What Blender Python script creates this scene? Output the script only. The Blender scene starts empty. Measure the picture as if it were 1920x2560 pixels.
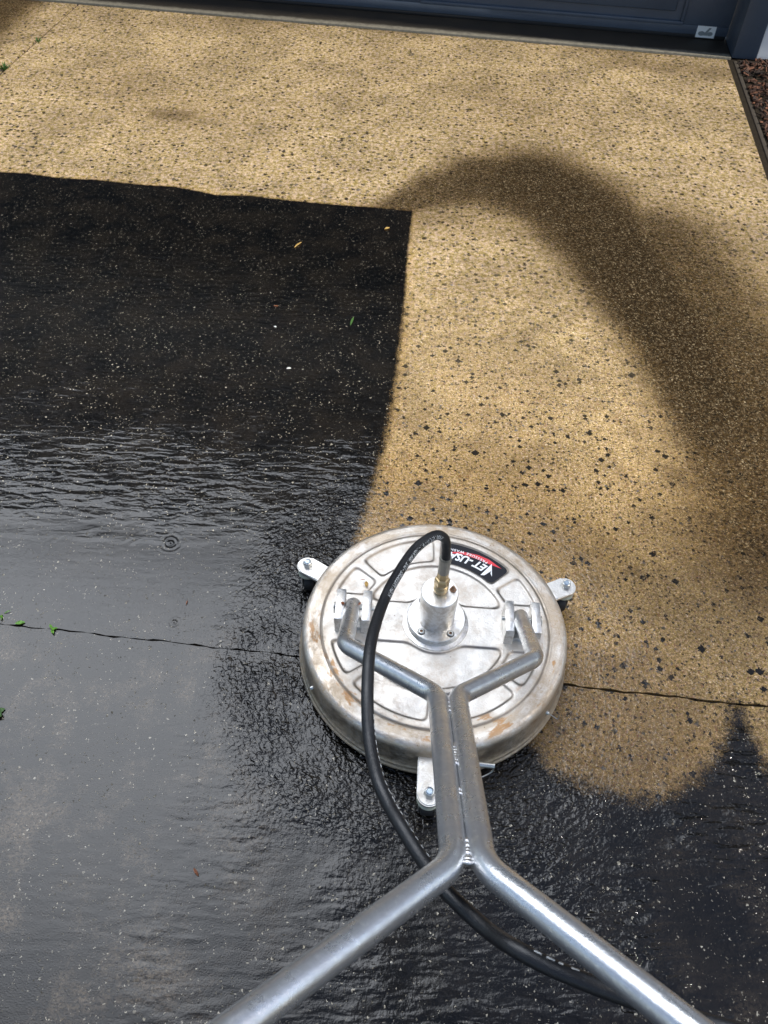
import bpy, bmesh, math, random
import numpy as np
from mathutils import Vector, Matrix
random.seed(7)
sc = bpy.context.scene
col = sc.collection
R = math.radians

# ------------------------------------------------------------------ camera
PITCH, ROLL, CAMH, FPX = R(49.81), R(2.45), 1.445, 2000.0
_f = Vector((0, math.cos(PITCH), -math.sin(PITCH)))
_r0 = Vector((1, 0, 0)); _u0 = _r0.cross(_f)
_r = math.cos(ROLL) * _r0 + math.sin(ROLL) * _u0
_u = -math.sin(ROLL) * _r0 + math.cos(ROLL) * _u0
CAM = Vector((0, 0, CAMH))
cd = bpy.data.cameras.new('camera')
cam = bpy.data.objects.new('camera', cd); col.objects.link(cam)
cd.sensor_fit = 'HORIZONTAL'; cd.sensor_width = 24.0; cd.lens = 24.0 * FPX / 1920.0
cd.clip_start = 0.05; cd.clip_end = 500
cd.dof.use_dof = True; cd.dof.focus_distance = 1.65; cd.dof.aperture_fstop = 9.0
M3 = Matrix(((_r.x, _u.x, -_f.x), (_r.y, _u.y, -_f.y), (_r.z, _u.z, -_f.z)))
cam.matrix_world = Matrix.Translation(CAM) @ M3.to_4x4()
sc.camera = cam

def on_z(px, py, z=0.0):          # measured point of the place, on the level z
    d = _f + _r * ((px - 960) / FPX) - _u * ((py - 1280) / FPX)
    return CAM + d * ((z - CAMH) / d.z)
def at_depth(px, py, t):
    return CAM + (_f + _r * ((px - 960) / FPX) - _u * ((py - 1280) / FPX)) * t

# ------------------------------------------------------------------ light
SUN_EL, SUN_AZ = R(50), R(98)     # from +Y towards +X
world = bpy.data.worlds.new('World'); sc.world = world; world.use_nodes = True
wn, wl = world.node_tree.nodes, world.node_tree.links
wn.clear()
wo = wn.new('ShaderNodeOutputWorld'); bg = wn.new('ShaderNodeBackground'); wl.new(bg.outputs[0], wo.inputs[0])
sky = wn.new('ShaderNodeTexSky'); sky.sky_type = 'NISHITA'; sky.sun_disc = False
sky.sun_elevation = SUN_EL; sky.sun_rotation = SUN_AZ
bg.inputs['Strength'].default_value = 0.12
def wnode(t, **k):
    n = wn.new(t)
    for a, b in k.items(): setattr(n, a, b)
    return n
geo = wnode('ShaderNodeTexCoord')
# bright cloud bank high over the house
dotn = wnode('ShaderNodeVectorMath', operation='DOT_PRODUCT')
cdir = Vector((-0.32, 0.53, 0.78)).normalized()
wl.new(geo.outputs['Generated'], dotn.inputs[0]); dotn.inputs[1].default_value = cdir
nz = wnode('ShaderNodeTexNoise'); nz.inputs['Scale'].default_value = 2.2; nz.inputs['Detail'].default_value = 4
wl.new(geo.outputs['Generated'], nz.inputs['Vector'])
mad = wnode('ShaderNodeMath', operation='MULTIPLY_ADD'); wl.new(nz.outputs[0], mad.inputs[0]); mad.inputs[1].default_value = 0.16
wl.new(dotn.outputs['Value'], mad.inputs[2])
mr = wnode('ShaderNodeMapRange', interpolation_type='SMOOTHSTEP')
mr.inputs['From Min'].default_value = 0.895; mr.inputs['From Max'].default_value = 1.075
wl.new(mad.outputs[0], mr.inputs['Value'])
ccol = wnode('ShaderNodeMix', data_type='RGBA'); ccol.inputs['B'].default_value = (41, 43, 46.5, 1)
wl.new(sky.outputs[0], ccol.inputs['A']); wl.new(mr.outputs[0], ccol.inputs['Factor'])
# thin high haze over the rest of the sky
haz = wnode('ShaderNodeMix', data_type='RGBA', blend_type='ADD'); haz.inputs['Factor'].default_value = 1.0
haz.inputs['B'].default_value = (.35, .36, .4, 1)
wl.new(ccol.outputs['Result'], haz.inputs['A'])
wl.new(haz.outputs['Result'], bg.inputs['Color'])

sl = bpy.data.lights.new('sun', 'SUN'); sl.energy = 4.8; sl.angle = R(3); sl.color = (1.0, 0.95, 0.86)
so = bpy.data.objects.new('sun', sl); col.objects.link(so)
sdir = Vector((math.sin(SUN_AZ) * math.cos(SUN_EL), math.cos(SUN_AZ) * math.cos(SUN_EL), math.sin(SUN_EL)))
so.rotation_euler = (-sdir).to_track_quat('-Z', 'Y').to_euler(); so.location = sdir * 30
sc.view_settings.view_transform = 'Standard'; sc.view_settings.look = 'None'
sc.view_settings.exposure = 0.30; sc.view_settings.gamma = 1.0

# ------------------------------------------------------------------ node helper
class Mat:
    def __init__(s, name):
        s.m = bpy.data.materials.new(name); s.m.use_nodes = True
        s.t = s.m.node_tree; s.t.nodes.clear()
        s.out = s.t.nodes.new('ShaderNodeOutputMaterial')
        s.p = s.t.nodes.new('ShaderNodeBsdfPrincipled'); s.t.links.new(s.p.outputs[0], s.out.inputs[0])
        s.co = s.t.nodes.new('ShaderNodeTexCoord').outputs['Object']
    def put(s, sock, v):
        if v is None: return
        if isinstance(v, bpy.types.NodeSocket): s.t.links.new(v, sock)
        elif isinstance(v, (tuple, list)) and sock.type == 'RGBA' and len(v) == 3: sock.default_value = (*v, 1)
        else: sock.default_value = v
    def m_(s, op, a, b=None, c=None, clamp=False):
        n = s.t.nodes.new('ShaderNodeMath'); n.operation = op; n.use_clamp = clamp
        for i, v in enumerate((a, b, c)): s.put(n.inputs[i], v)
        return n.outputs[0]
    def v_(s, op, a, b=None, scale=None):
        n = s.t.nodes.new('ShaderNodeVectorMath'); n.operation = op
        s.put(n.inputs[0], a); s.put(n.inputs[1], b)
        if scale is not None: s.put(n.inputs['Scale'], scale)
        return n.outputs['Value'] if op in ('LENGTH', 'DOT_PRODUCT', 'DISTANCE') else n.outputs['Vector']
    def noise(s, scale, detail=3, rough=0.55, vec=None, dist=0.0, out=0):
        n = s.t.nodes.new('ShaderNodeTexNoise'); s.put(n.inputs['Vector'], vec or s.co)
        n.inputs['Scale'].default_value = scale; n.inputs['Detail'].default_value = detail
        n.inputs['Roughness'].default_value = rough; n.inputs['Distortion'].default_value = dist
        return n.outputs[out]
    def vor(s, scale, vec=None, feature='F1', metric='EUCLIDEAN', rnd=1.0):
        n = s.t.nodes.new('ShaderNodeTexVoronoi'); n.feature = feature; n.distance = metric
        s.put(n.inputs['Vector'], vec or s.co); n.inputs['Scale'].default_value = scale
        n.inputs['Randomness'].default_value = rnd
        return n
    def rng(s, v, a, b, c=0.0, d=1.0, smooth=True):
        n = s.t.nodes.new('ShaderNodeMapRange'); n.interpolation_type = 'SMOOTHSTEP' if smooth else 'LINEAR'
        for k, x in (('Value', v), ('From Min', a), ('From Max', b), ('To Min', c), ('To Max', d)): s.put(n.inputs[k], x)
        return n.outputs[0]
    def mix(s, f, a, b, blend='MIX'):
        n = s.t.nodes.new('ShaderNodeMix'); n.data_type = 'RGBA'; n.blend_type = blend
        s.put(n.inputs['Factor'], f); s.put(n.inputs['A'], a); s.put(n.inputs['B'], b)
        return n.outputs['Result']
    def attr(s, name, out='Fac'):
        n = s.t.nodes.new('ShaderNodeAttribute'); n.attribute_name = name; return n.outputs[out]
    def sep(s, v):
        n = s.t.nodes.new('ShaderNodeSeparateXYZ'); s.put(n.inputs[0], v); return n.outputs
    def comb(s, x, y, z=0.0):
        n = s.t.nodes.new('ShaderNodeCombineXYZ')
        for i, v in enumerate((x, y, z)): s.put(n.inputs[i], v)
        return n.outputs[0]
    def bump(s, h, dist, strength=1.0, normal=None):
        n = s.t.nodes.new('ShaderNodeBump'); s.put(n.inputs['Height'], h)
        n.inputs['Distance'].default_value = dist; s.put(n.inputs['Strength'], strength)
        if normal is not None: s.put(n.inputs['Normal'], normal)
        return n.outputs[0]
    def set(s, **k):
        for a, v in k.items(): s.put(s.p.inputs[a.replace('_', ' ')], v)
        return s.m

# ------------------------------------------------------------------ mesh helpers
def link(name, bm, mat, parent=None, smooth=True, angle=35):
    me = bpy.data.meshes.new(name); bm.normal_update()
    if smooth:
        for f_ in bm.faces: f_.smooth = True
        for e_ in bm.edges:
            if len(e_.link_faces) == 2 and e_.calc_face_angle(0) > R(angle): e_.smooth = False
    bm.to_mesh(me); bm.free()
    o = bpy.data.objects.new(name, me); col.objects.link(o)
    for m in (mat if isinstance(mat, (list, tuple)) else [mat]): me.materials.append(m)
    if parent: o.parent = parent
    return o
def tag(o, label=None, cat=None, group=None, kind=None):
    if label: o['label'] = label
    if cat: o['category'] = cat
    if group: o['group'] = group
    if kind: o['kind'] = kind
    return o
def thing(name, label, cat, loc=(0, 0, 0), rz=0, group=None):
    o = bpy.data.objects.new(name, None); col.objects.link(o); o.location = loc; o.rotation_euler = (0, 0, rz)
    o.empty_display_size = 0.1
    return tag(o, label, cat, group)
def add_box(bm, lo, hi, bev=0.0, M=None, seg=2):
    g = bmesh.ops.create_cube(bm, size=1.0); vs = g['verts']
    c = [(a + b) / 2 for a, b in zip(lo, hi)]; s = [b - a for a, b in zip(lo, hi)]
    for v in vs: v.co = Vector((v.co.x * s[0] + c[0], v.co.y * s[1] + c[1], v.co.z * s[2] + c[2]))
    if bev:
        es = list({e for v in vs for e in v.link_edges})
        r = bmesh.ops.bevel(bm, geom=es, offset=bev, segments=seg, affect='EDGES', profile=0.5)
        vs = list({v for f_ in r['faces'] for v in f_.verts} | {v for v in vs if v.is_valid})
    if M: bmesh.ops.transform(bm, matrix=M, verts=vs)
    return vs
def add_lathe(bm, prof, n=48, c=(0, 0, 0), M=None, cap0=True, cap1=True):
    rings = []
    for (r, z) in prof:
        rings.append([bm.verts.new((r * math.cos(2 * math.pi * i / n), r * math.sin(2 * math.pi * i / n), z)) for i in range(n)])
    for a, b in zip(rings, rings[1:]):
        for i in range(n):
            j = (i + 1) % n; bm.faces.new((a[i], a[j], b[j], b[i]))
    if cap0: bm.faces.new(list(reversed(rings[0])))
    if cap1: bm.faces.new(rings[-1])
    T = Matrix.Translation(c)
    if M: T = T @ M
    for rg in rings:
        for v in rg: v.co = T @ v.co
    return rings
def fillet(pts, rad, n=10):
    pts = [Vector(p) for p in pts]; out = [pts[0]]
    for i in range(1, len(pts) - 1):
        a, b, c = pts[i - 1], pts[i], pts[i + 1]
        r = rad[i] if isinstance(rad, (list, tuple)) else rad
        d1, d2 = (a - b).normalized(), (c - b).normalized()
        ang = d1.angle(d2); t = r / math.tan(ang / 2)
        t = min(t, (a - b).length * .49, (c - b).length * .49); r = t * math.tan(ang / 2)
        ctr = b + (d1 + d2).normalized() * (r / math.sin(ang / 2))
        p, q = b + d1 * t - ctr, b + d2 * t - ctr
        tot = p.angle(q); ax = p.cross(q).normalized()
        for k in range(n + 1):
            out.append(ctr + Matrix.Rotation(tot * k / n, 3, ax) @ p)
    out.append(pts[-1]); return out
def catmull(pts, n=8):
    P = [Vector(p) for p in pts]; P = [2 * P[0] - P[1]] + P + [2 * P[-1] - P[-2]]; out = []
    for i in range(1, len(P) - 2):
        for k in range(n):
            t = k / n
            out.append(0.5 * ((2 * P[i]) + (-P[i - 1] + P[i + 1]) * t + (2 * P[i - 1] - 5 * P[i] + 4 * P[i + 1] - P[i + 2]) * t * t + (-P[i - 1] + 3 * P[i] - 3 * P[i + 1] + P[i + 2]) * t ** 3))
    out.append(P[-2]); return out
def frames(path, up0=Vector((0, 0, 1))):
    T = []
    for i in range(len(path)):
        a = path[max(i - 1, 0)]; b = path[min(i + 1, len(path) - 1)]; T.append((b - a).normalized())
    n = (up0 - T[0] * up0.dot(T[0]))
    if n.length < 1e-3: n = Vector((0, 1, 0)) - T[0] * T[0].y
    n.normalize(); N = [n]
    for i in range(1, len(path)):
        q = T[i - 1].rotation_difference(T[i]); n = q @ N[-1]; n = (n - T[i] * n.dot(T[i])).normalized(); N.append(n)
    return T, N
def add_tube(bm, path, r, n=16, cap=True, rf=None):
    path = [Vector(p) for p in path]; T, N = frames(path); rings = []
    for i, p in enumerate(path):
        B = T[i].cross(N[i]); rr = rf(i) if rf else r
        rings.append([bm.verts.new(p + (N[i] * math.cos(2 * math.pi * k / n) + B * math.sin(2 * math.pi * k / n)) * rr) for k in range(n)])
    for a, b in zip(rings, rings[1:]):
        for k in range(n):
            j = (k + 1) % n; bm.faces.new((a[k], a[j], b[j], b[k]))
    if cap: bm.faces.new(list(reversed(rings[0]))); bm.faces.new(rings[-1])
    return rings
def text_bm(bm, s, size, place, bold=0.0, spacing=1.0, shear=0.0, tess=None):
    cu = bpy.data.curves.new('t', 'FONT'); cu.body = s; cu.size = size; cu.offset = bold; cu.space_character = spacing
    cu.shear = shear; cu.resolution_u = 3; cu.fill_mode = 'FRONT'
    o = bpy.data.objects.new('t', cu); col.objects.link(o)
    dg = bpy.context.evaluated_depsgraph_get(); dg.update()
    me = bpy.data.meshes.new_from_object(o.evaluated_get(dg))
    b2 = bmesh.new(); b2.from_mesh(me)
    bmesh.ops.triangulate(b2, faces=b2.faces[:])
    if tess:
        bmesh.ops.subdivide_edges(b2, edges=[e for e in b2.edges if e.calc_length() > tess], cuts=1, use_grid_fill=False)
        bmesh.ops.triangulate(b2, faces=b2.faces[:])
    w = max(v.co.x for v in b2.verts)
    mp = {v: bm.verts.new(place(v.co.x, v.co.y, w)) for v in b2.verts}
    for f_ in b2.faces:
        try: bm.faces.new([mp[v] for v in f_.verts])
        except ValueError: pass
    b2.free(); bpy.data.objects.remove(o); bpy.data.curves.remove(cu); bpy.data.meshes.remove(me)

# ------------------------------------------------------------------ frame of the house
HO = Vector((1.509, 4.087, 0)); HA = R(-6.4)
HX = Vector((math.cos(HA), math.sin(HA), 0)); HY = Vector((-math.sin(HA), math.cos(HA), 0))
def hw(x, y, z=0.0): return HO + HX * x + HY * y + Vector((0, 0, z))
HM = Matrix.Translation(HO) @ Matrix.Rotation(HA, 4, 'Z')
def joint_y(x): return -3.379 + 0.037 * x + .0012 * math.sin(x * 31) + .0009 * math.sin(x * 83 + 1)
def joint_w(x): return .0003 + .0022 * (x > -1.25) + .0007 * math.sin(x * 67 + 2) + .0007 * math.sin(x * 149) + .0005 * math.sin(x * 211 + .5)

# ------------------------------------------------------------------ concrete material
DC = Vector((0.110, 0.850, 0)); DPHI = R(-1.94)       # centre and heading of the cleaner
def concrete_material():
    m = Mat('exposed_aggregate_concrete')
    dirt = m.attr('dirt'); soft = m.attr('soft'); wet = m.attr('wet'); rip = m.attr('rip'); dark_tone = m.attr('dark_tone'); worn = m.attr('worn')
    rad = m.attr('radial'); clean = m.attr('clean')
    # crisp dirty mask from the distance field
    nb = m.m_('MULTIPLY', m.m_('SUBTRACT', m.noise(38, 5, .7), .5), m.m_('MULTIPLY', soft, 1.6))
    nb2 = m.m_('MULTIPLY', m.m_('SUBTRACT', m.noise(320, 3, .7), .5), m.m_('MULTIPLY', soft, 2.0))
    dd = m.m_('ADD', m.m_('ADD', dirt, nb), nb2)
    black = m.rng(m.m_('DIVIDE', dd, soft), -0.55, 0.55)
    # warped coordinates make the stones angular
    warp = m.v_('ADD', m.co, m.v_('SCALE', m.v_('SUBTRACT', m.noise(260, 1, .5, out=1), (0.5, 0.5, 0.5)), scale=0.0075))
    def stones(scale, prob, rlo, rhi, seed, metric='EUCLIDEAN'):
        v = m.vor(scale, m.v_('ADD', warp, (seed, seed * 1.7, 0)), metric=metric)
        c = m.sep(v.outputs['Color'])
        rr = m.rng(c[1], 0, 1, rlo, rhi, smooth=False)
        hit = m.m_('LESS_THAN', c[0], prob)
        d = m.m_('SUBTRACT', rr, v.outputs['Distance'])
        return m.m_('MULTIPLY', hit, m.rng(d, -.03, .03)), c
    # matrix colour
    lo = m.noise(2.2, 4, .6); mid = m.noise(16, 4, .65); fine = m.noise(260, 4, .75)
    base = m.mix(m.rng(lo, .34, .66), (.45, .302, .134), (.66, .468, .216))
    base = m.mix(m.rng(m.noise(9, 5, .72), .44, .68, 0, .80), base, (.21, .130, .050))
    base = m.mix(m.rng(fine, .40, .58, 0, .9), base, (.21, .135, .062))
    base = m.mix(m.rng(m.noise(95, 4, .8), .48, .64, 0, .85), base, (.15, .098, .05))
    base = m.mix(m.rng(m.noise(430, 3, .8), .52, .68, 0, .9), base, (.68, .54, .31))
    s4, c4 = stones(300, .46, .24, .52, 4.2)
    base = m.mix(m.m_('MULTIPLY', s4, .82), base, m.mix(c4[2], (.20, .12, .055), (.36, .31, .25)))
    s5, c5 = stones(290, .22, .18, .42, 9.1)
    base = m.mix(m.m_('MULTIPLY', s5, .7), base, (.82, .70, .48))
    s3, c3 = stones(160, .40, .24, .54, 1.3)
    base = m.mix(m.m_('MULTIPLY', s3, .86), base, m.mix(m.rng(c3[2], .45, .7), (.035, .026, .018), m.mix(c3[1], (.16, .15, .15), (.22, .11, .045))))
    s2, c2 = stones(92, .24, .28, .60, 2.7, 'MANHATTAN')
    base = m.mix(m.m_('MULTIPLY', s2, .93), base, m.mix(m.rng(c2[2], .80, .86), (.020, .016, .013), (.10, .095, .095)))
    s1, c1 = stones(54, .23, .26, .62, 7.7, 'MANHATTAN')
    base = m.mix(s1, base, (.008, .007, .006))
    s0, c0 = stones(33, .11, .12, .46, 3.9, 'MANHATTAN')
    base = m.mix(s0, base, (.008, .007, .006))
    base = m.mix(m.m_('MULTIPLY', m.m_('SUBTRACT', 1.0, clean), .25), base, (.50, .40, .25))
    far_ = m.m_('SUBTRACT', 1.0, clean)
    gf = m.rng(m.noise(62, 3, .75), .36, .64, .58, 1.30); gn = m.rng(m.noise(150, 3, .75), .36, .64, .66, 1.26)
    gr_ = m.m_('ADD', m.m_('MULTIPLY', gf, far_), m.m_('MULTIPLY', gn, clean))
    gv = m.m_('MULTIPLY', gr_, m.rng(m.noise(3.4, 5, .68), .34, .66, .82, 1.16))
    base = m.mix(1.0, base, m.comb(gv, gv, m.m_('MULTIPLY', gv, gr_)), 'MULTIPLY')
    s6, c6 = stones(62, .22, .20, .50, 6.1)
    base = m.mix(m.m_('MULTIPLY', m.m_('MULTIPLY', s6, far_), .95), base, (.022, .015, .010))
    # darker tone: curved band, brown side, threshold grime, left bay's painted shade, old spots
    sn = m.m_('ADD', m.m_('MULTIPLY', m.m_('SUBTRACT', m.noise(7, 5, .7), .5), 1.1), m.m_('MULTIPLY', m.m_('SUBTRACT', m.noise(75, 5, .8), .5), .95))
    sn = m.m_('ADD', sn, m.m_('MULTIPLY', m.m_('SUBTRACT', m.noise(300, 3, .8), .5), .8))
    on = m.rng(dark_tone, .02, .30)
    st = m.m_('MULTIPLY', on, m.rng(m.m_('ADD', dark_tone, sn), .15, 1.0))
    base = m.mix(m.m_('MINIMUM', m.m_('MULTIPLY', dark_tone, .85), 1.0), base, m.mix(1.0, base, (.30, .235, .15), 'MULTIPLY'))
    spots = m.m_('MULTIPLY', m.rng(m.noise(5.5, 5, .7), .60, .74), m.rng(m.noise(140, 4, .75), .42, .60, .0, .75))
    base = m.mix(m.m_('MAXIMUM', m.m_('MULTIPLY', st, m.rng(m.noise(120, 4, .85), .41, .59, m.rng(dark_tone, .6, 1.3, .25, .80), 1.0)), m.m_('MULTIPLY', spots, .7)), base, (.016, .011, .006))
    s7, c7 = stones(135, .34, .20, .46, 8.8)
    base = m.mix(m.m_('MULTIPLY', m.m_('MULTIPLY', s7, on), m.rng(m.noise(17, 4, .7), .35, .65, .15, .75)), base, m.mix(c7[2], (.10, .07, .04), (.36, .28, .17)))
    base = m.mix(m.m_('MULTIPLY', m.m_('MULTIPLY', m.rng(m.noise(88, 3, .8), .52, .62), on), .40), base, (.20, .145, .08))
    base = m.mix(m.m_('MULTIPLY', m.m_('MINIMUM', m.m_('MULTIPLY', s5, dark_tone), 1.0), .45), base, (.50, .40, .24))
    # wet cleaned concrete is darker
    base = m.mix(m.m_('MULTIPLY', wet, .85), base, m.mix(1.0, base, (.84, .73, .52), 'MULTIPLY'))
    # the uncleaned crust
    dk = m.mix(m.rng(m.noise(9, 5, .7), .35, .7), (.0012, .0010, .0008), (.0085, .0064, .0042))
    dk = m.mix(m.rng(m.noise(420, 3, .8), .55, .76, 0, .45), dk, (.026, .021, .016))
    p1, q1 = stones(230, .26, .12, .36, 3.3)
    p2, q2 = stones(120, .08, .10, .30, 5.9)
    brk = m.rng(m.noise(11, 4, .7), .30, .60, .12, 1.0)
    cream = m.mix(m.m_('POWER', q1[2], 1.4), (.10, .088, .065), (.52, .47, .37))
    dk = m.mix(m.m_('MULTIPLY', m.m_('MAXIMUM', m.m_('MULTIPLY', p1, brk), p2), m.m_('SUBTRACT', .9, m.m_('MULTIPLY', far_, .55))), dk, cream)
    wn_ = m.m_('MULTIPLY', worn, m.m_('MULTIPLY', m.rng(m.noise(7, 5, .75), .47, .66), m.rng(m.noise(190, 4, .8), .38, .62)))
    dk = m.mix(m.m_('MULTIPLY', wn_, .42), dk, (.25, .185, .12))
    colr = m.mix(black, base, dk)
    # relief of the aggregate
    hh = m.m_('ADD', m.m_('MULTIPLY', fine, .6), m.m_('MULTIPLY', m.noise(700, 3, .8), .5))
    hh = m.m_('ADD', hh, m.m_('MULTIPLY', m.m_('ADD', s3, m.m_('ADD', s2, p1)), .35))
    nb_ = m.bump(hh, 0.0036, m.rng(wet, 0, 1, 1.0, .45, smooth=False))
    # water film
    x, y, z = m.sep(m.co)
    n1 = m.noise(1, 1.6, .45, vec=m.comb(m.m_('MULTIPLY', x, 19), m.m_('MULTIPLY', y, 58), 0), dist=.35)
    rel = m.v_('SUBTRACT', m.co, tuple(DC))
    rr = m.v_('LENGTH', rel); rx, ry, rz_ = m.sep(rel)
    th = m.m_('ARCTAN2', ry, rx)
    n2 = m.noise(1, 1.7, .5, vec=m.comb(m.m_('MULTIPLY', rr, 105), m.m_('MULTIPLY', m.m_('SINE', th), 19), m.m_('MULTIPLY', m.m_('COSINE', th), 19)), dist=.4)
    n3 = m.noise(125, 1.5, .5, dist=.3)
    n2 = m.m_('MULTIPLY', n2, .62); n3 = m.m_('MULTIPLY', n3, .6); n1 = m.m_('MULTIPLY', n1, .78)
    w = m.m_('ADD', m.m_('MULTIPLY', n1, m.m_('SUBTRACT', 1.0, rad)), m.m_('MULTIPLY', n2, rad))
    w = m.m_('ADD', w, m.m_('MULTIPLY', n3, m.rng(rad, 0, 1, .25, .5)))
    h = m.m_('MULTIPLY', w, m.m_('MULTIPLY', rip, m.rng(m.noise(5, 2, .6), .35, .65, .35, 1.1)))
    for (px, py, wl_, sz, am) in ((427, 1357, .0125, .020, .06), (436, 1556, .010, .012, .03)):
        P = on_z(px, py)
        d = m.m_('ADD', m.v_('DISTANCE', m.co, tuple(P)), m.m_('MULTIPLY', m.m_('SUBTRACT', m.noise(38, 2, .5), .5), .009))
        g = m.m_('EXPONENT', m.m_('MULTIPLY', m.m_('POWER', m.m_('DIVIDE', d, sz), 2.0), -1.0))
        h = m.m_('ADD', h, m.m_('MULTIPLY', m.m_('MULTIPLY', m.m_('SINE', m.m_('MULTIPLY', d, 2 * math.pi / wl_)), g), am))
    # stones that break the film
    peb = m.m_('MULTIPLY', m.m_('ADD', p2, m.m_('MULTIPLY', p1, .25)), m.rng(m.noise(13, 3, .6), .50, .62))
    h = m.m_('ADD', h, m.m_('MULTIPLY', m.m_('ADD', peb, m.m_('MULTIPLY', m.noise(420, 2, .6), .04)), .70))
    cn = m.bump(h, 0.0105, 1.0)
    ct = m.m_('MULTIPLY', wet, m.m_('SUBTRACT', 1.0, m.m_('MULTIPLY', m.m_('MULTIPLY', p1, brk), .5)))
    m.set(Base_Color=colr, Roughness=m.mix(wet, (.82,) * 3, (.55,) * 3), Normal=nb_, Coat_Weight=ct, Coat_Roughness=.035, Coat_IOR=1.42, Coat_Normal=cn, Specular_IOR_Level=m.rng(m.m_('MAXIMUM', black, m.m_('MINIMUM', dark_tone, 1.0)), 0, 1, .10, .02))
    return m.m
MC = concrete_material()

# ---- measured outlines, display pixels of the survey -> ground
K = 1920 / 1659.0
def G(x, y): P = on_z(x * K, y * K); return (P.x, P.y)
dirty_poly = [(-5.0, 3.35)] + [G(*p) for p in [(0, 371), (60, 374), (130, 384), (210, 388), (300, 398), (380, 403), (470, 421), (540, 422), (620, 432), (700, 440), (800, 447), (892, 456),
    (886, 500), (880, 560), (876, 640), (868, 720), (860, 800), (850, 870), (838, 940), (820, 1010), (797, 1085), (770, 1170), (860, 1330), (1010, 1480), (1150, 1600),
    (1185, 1650), (1230, 1680), (1300, 1703), (1380, 1722), (1440, 1712), (1500, 1680), (1540, 1640), (1562, 1590), (1572, 1555), (1578, 1519),
    (1602, 1521), (1615, 1560), (1632, 1600), (1659, 1650), (1740, 1760)]] + [(1.6, 0.1), (1.9, -4.5), (-6, -4.5)]
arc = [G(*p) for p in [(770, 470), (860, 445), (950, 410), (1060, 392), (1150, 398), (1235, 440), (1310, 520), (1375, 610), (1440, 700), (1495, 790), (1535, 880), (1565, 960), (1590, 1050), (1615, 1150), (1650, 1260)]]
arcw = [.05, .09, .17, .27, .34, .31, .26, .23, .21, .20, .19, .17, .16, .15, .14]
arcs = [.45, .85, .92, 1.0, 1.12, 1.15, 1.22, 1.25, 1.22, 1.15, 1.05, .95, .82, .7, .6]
def seg_dist(X, Y, a, b):
    ax, ay = a; bx, by = b; dx, dy = bx - ax, by - ay
    t = np.clip(((X - ax) * dx + (Y - ay) * dy) / (dx * dx + dy * dy + 1e-12), 0, 1)
    return np.hypot(X - ax - t * dx, Y - ay - t * dy), t
def poly_sd(X, Y, P):
    d = np.full(X.shape, 1e9); ins = np.zeros(X.shape, bool)
    for i in range(len(P)):
        a, b = P[i], P[(i + 1) % len(P)]
        d = np.minimum(d, seg_dist(X, Y, a, b)[0])
        c = ((a[1] > Y) != (b[1] > Y)) & (X < (b[0] - a[0]) * (Y - a[1]) / (b[1] - a[1] + 1e-12) + a[0])
        ins ^= c
    return np.where(ins, d, -d)
def ss(x, a, b): t = np.clip((x - a) / (b - a), 0, 1); return t * t * (3 - 2 * t)
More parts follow.
